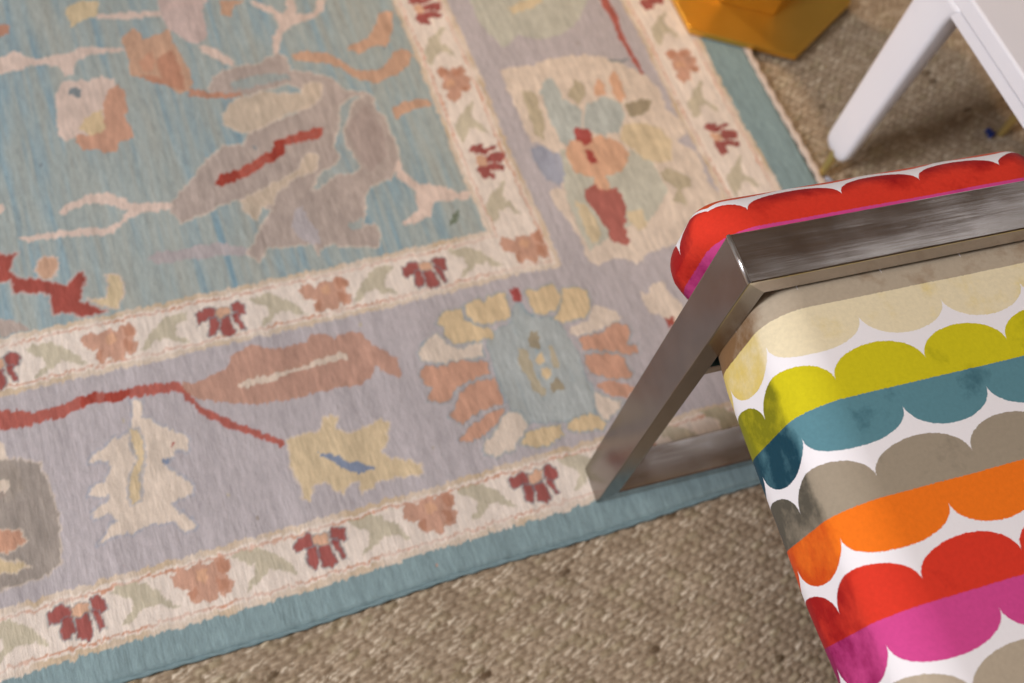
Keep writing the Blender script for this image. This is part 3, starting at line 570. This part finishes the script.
for ax_i in range(3):
    a1, a2 = [k for k in range(3) if k != ax_i]
    for side in (0, 1):
        fixed = AX[ax_i][0] if side == 0 else AX[ax_i][-1]
        for i in range(len(AX[a1])-1):
            for j in range(len(AX[a2])-1):
                q = []
                for (s, t) in ((0, 0), (1, 0), (1, 1), (0, 1)):
                    p = np.zeros(3); p[ax_i] = fixed; p[a1] = AX[a1][i+s]; p[a2] = AX[a2][j+t]; q.append(vid(p))
                if (side == 0) != (ax_i == 1): q = q[::-1]
                FL.append(q)
                for w_ in q:
                    c, nn = PL[w_]
                    def arc(core, lim, n_, zc):          # distance travelled from the flat top over the rounded edge
                        if ax_i == 2 and side == 1: th = math.atan2(abs(n_), max(nn[2], 1e-6)) if abs(n_) > 1e-6 else 0; return core+math.copysign(RC*th, n_) if abs(n_) > 1e-6 else core
                        th = math.pi/2-math.asin(max(-1, min(1, nn[2]))); return core+math.copysign(RC*th+(HI[2]-zc), n_)
                    if ax_i == 2: UV.append((arc(c[0], 0, nn[0], c[2]), arc(c[1], 0, nn[1], c[2])))
                    elif ax_i == 0: UV.append((arc(c[0], 0, -1 if side == 0 else 1, c[2]), c[1]+(RC*math.atan2(nn[1], abs(nn[0])))))
                    else: UV.append((c[0]+RC*math.atan2(nn[0], abs(nn[1])), arc(c[1], 0, -1 if side == 0 else 1, c[2])))
V = np.array(VL)
# foam: side swells away from the leg, top sinks a touch below the bar, soft unevenness
su = np.clip((LO[0]+0.03-V[:, 0])/0.06, 0, 1); sr = np.clip((V[:, 0]-HI[0]+0.03)/0.06, 0, 1)
far_ = np.clip((V[:, 1]-0.042)/0.02, 0, 1); swell = 0.020*far_+0.0095*np.clip(-V[:, 1]/0.20, 0, 1)**0.7+0.003*np.clip(-V[:, 1]/0.03, 0, 1)
V[:, 0] -= su*swell; V[:, 0] += sr*0.6*swell
zt = np.clip((V[:, 2]-LO[2])/(HI[2]-LO[2]), 0, 1)
bar = np.exp(-((V[:, 1]-0.02)/0.035)**2)+np.exp(-((V[:, 1]+0.83)/0.035)**2)
V[:, 2] += 0.016*far_*np.clip(1-zt*1.6, 0, 1)*np.clip((LO[0]+.08-V[:, 0])/.06, 0, 1)
V[:, 2] += zt*(0.0012-0.0022*bar+0.0014*vnoise(V[:, 0]/0.09+5, V[:, 1]/0.09+50, 41))
V[:, 0] += 0.0012*vnoise(V[:, 1]/0.05+50, V[:, 2]/0.05, 42)*su
V[:, 2] = np.minimum(V[:, 2], np.where((bar > .55), H-TF-0.0012, 9))
me = bpy.data.meshes.new('cushion'); me.from_pydata([tuple(v_) for v_ in V], [], FL); me.update()
UV = [(a_, b_ if b_ < 0.068 else 0.068+(b_-0.068)*1.30) for a_, b_ in UV]      # cloth pulled tighter over the far end
uvl = me.uv_layers.new(name='cloth'); uvl.data.foreach_set('uv', np.array(UV, np.float32).ravel())
me.polygons.foreach_set('use_smooth', [True]*len(me.polygons)); me.materials.append(M_velvet)
bm = bmesh.new(); bm.from_mesh(me); bmesh.ops.recalc_face_normals(bm, faces=bm.faces); bm.to_mesh(me); bm.free()
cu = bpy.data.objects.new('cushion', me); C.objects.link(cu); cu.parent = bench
bm = bmesh.new(); box(bm, TF+.034, LU-TF-.034, V0+.03, V1-.03, ZB-0.010, ZB+0.0005); bm_obj('base_board', bm, M_board, bench, bevel=0.002)['label'] = 'brown wooden board under the cushion'
for v0 in (0.002, -0.848):
    bm = bmesh.new(); box(bm, TF, LU-TF, v0, v0+0.036, ZB-0.022, ZB-0.0102); bm_obj('support_rail', bm, M_steel_x, bench, bevel=0.001)

# ------------------------------------------------------------------ low white table with tapered legs
TX, TY, TWX, TWY = 0.8245, 0.3315, 0.288, 0.295
table = empty('side_table', (TX, TY, FZ)); tag(table, 'low white lacquered table with tapered legs on slim brass tips', 'side table')
ztop = 0.334-FZ; zr = 0.299-FZ; zg = 0.311-FZ
bm = bmesh.new(); box(bm, 0, TWX, 0, TWY, zg+.0015, ztop); bm_obj('tabletop', bm, M_white, table, bevel=0.003, seg=3)
bm = bmesh.new(); t_ = 0.022
for a, b, c, d_ in ((0.0012, t_, 0.0014, TWY-.0014), (TWX-t_, TWX-.0012, 0.0014, TWY-.0014), (t_, TWX-t_, 0.0012, t_), (t_, TWX-t_, TWY-t_, TWY-.0012)):
    box(bm, a, b, c, d_, zr, zg+.0015)
bm_obj('apron', bm, M_white, table)
def white_leg(sx, sy):
    # tapered blade: wide along Y, thinner along X, rounded lower end, filleted into the rail above
    bm = bmesh.new(); rings = []
    zs_ = [0.041, 0.0416, 0.043, 0.0455, 0.049, 0.053, 0.058, 0.072, 0.10, 0.14, 0.20, 0.26, 0.28, 0.292, 0.299, 0.306, zg+FZ+.003]
    for z in zs_:
        k = (z-0.043)/(0.30-0.043); k = min(k, 1)
        wy0 = TWY-0.0015-0.010*(1-k); wy1 = wy0-(0.043+0.009*k)
        if z > 0.28: wy1 -= 0.007*((z-0.28)/0.026)**2.2
        tx = 0.0150+0.0170*k; off = -0.0060*(1-k)
        if z < 0.058:
            e = math.sqrt(max(0, 1-((0.058-z)/0.017)**2)); s_ = (1-e)*0.5
            cy = (wy0+wy1)/2; hy = (wy0-wy1)/2*(0.40+0.60*e); wy0, wy1 = cy+hy, cy-hy
            off += tx*(1-e)*0.25; tx *= 0.5+0.5*e
        r = min(0.006, tx*0.45); pts = []
        for (cx_, cy_, a0) in ((off+tx-r, wy0-r, 0), (off+r, wy0-r, 90), (off+r, wy1+r, 180), (off+tx-r, wy1+r, 270)):
            for a in (0, 30, 60, 90): an = math.radians(a0+a); pts.append((cx_+r*math.cos(an), cy_+r*math.sin(an)))
        ring = []
        for (x, y) in pts:
            if sx: x = TWX-x
            if sy: y = TWY-y
            ring.append((x, y, z-FZ))
        rings.append(ring)
    loft(bm, rings); o = bm_obj('leg', bm, M_white, table, smooth=True)
    cx_ = (0.0015+0.000); cy_ = TWY-0.0115-0.0225
    if sx: cx_ = TWX-cx_
    if sy: cy_ = TWY-cy_
    bm = bmesh.new(); loft(bm, [circ((cx_, cy_), r_, z) for r_, z in ((0.0040, 0.0), (0.0044, 0.001), (0.0066, 0.052), (0.0066, 0.064))])
    f = bm_obj('brass_tip', bm, M_ferrule, o, smooth=False); f['label'] = 'thin tapered brass tip'
for sx in (0, 1):
    for sy in (0, 1): white_leg(sx, sy)

# ------------------------------------------------------------------ brass hexagonal pedestal
ped = empty('brass_pedestal', (0.873, 0.913, 0.0)); tag(ped, 'polished brass hexagonal plinth base with raised column at the rug edge', 'pedestal')
def hexring(r, z): return [(r*math.sin(math.radians(60*k)), -r*math.cos(math.radians(60*k)), z) for k in range(6)]
bm = bmesh.new(); loft(bm, [hexring(0.1465, 0.0012), hexring(0.1465, 0.0105)]); bm_obj('base_plate', bm, M_brass, ped, bevel=0.0012, seg=2)
bm = bmesh.new(); loft(bm, [hexring(0.0755, 0.0105), hexring(0.0755, 0.44)]); bm_obj('column', bm, M_brass, ped, bevel=0.0012, seg=2)
bm = bmesh.new(); loft(bm, [hexring(0.125, 0.44), hexring(0.125, 0.455)]); bm_obj('tabletop', bm, M_brass, ped, bevel=0.0012, seg=2)
# ------------------------------------------------------------------ scraps on the floor
def scrap(name, loc, s, rz, mat, lab, cat):
    bm = bmesh.new(); g = 4; vs = [[bm.verts.new(((i/g-.5)*s[0], (j/g-.5)*s[1], 0.0006+s[2]*(math.sin(i*1.1+j*0.5)**2)*(0.4+0.15*j))) for j in range(g+1)] for i in range(g+1)]
    for i in range(g):
        for j in range(g): bm.faces.new((vs[i][j], vs[i+1][j], vs[i+1][j+1], vs[i][j+1]))
    o = bm_obj(name, bm, mat, smooth=True); o.location = loc; o.rotation_euler = (0.0, 0.0, rz)
    m_ = o.modifiers.new('thick', 'SOLIDIFY'); m_.thickness = 0.0008; m_.offset = 1
    tag(o, lab, cat); return o
scrap('paper_tag', (1.094, 0.5965, FZ+.0006), (0.011, 0.013, 0.008), 0.3, M_blue, 'tiny bright blue tag lying beside the brass tip at right', 'tag')
scrap('paper_scrap', (0.829, 0.5815, FZ+.0006), (0.014, 0.010, 0.003), 0.3, M_scrap, 'tiny pale scrap on the floor by the nearer brass tip', 'scrap')
# ceiling fixtures that carry the lamps
for nm, (cx_, cy_), (hx, hy), lab in (('ceiling_lamp', (-0.5, 0.2), (0.46, 0.46), 'square white ceiling lamp housing over the rug'), ('strip_lamp', (2.30, 1.215), (0.78, 0.09), 'long narrow white ceiling lamp housing over the white table side')):
    bm = bmesh.new(); box(bm, cx_-hx, cx_+hx, cy_-hy, cy_+hy, 2.755, 2.8); o = bm_obj(nm, bm, M_white_trim, bevel=0.004); tag(o, lab, 'ceiling lamp')
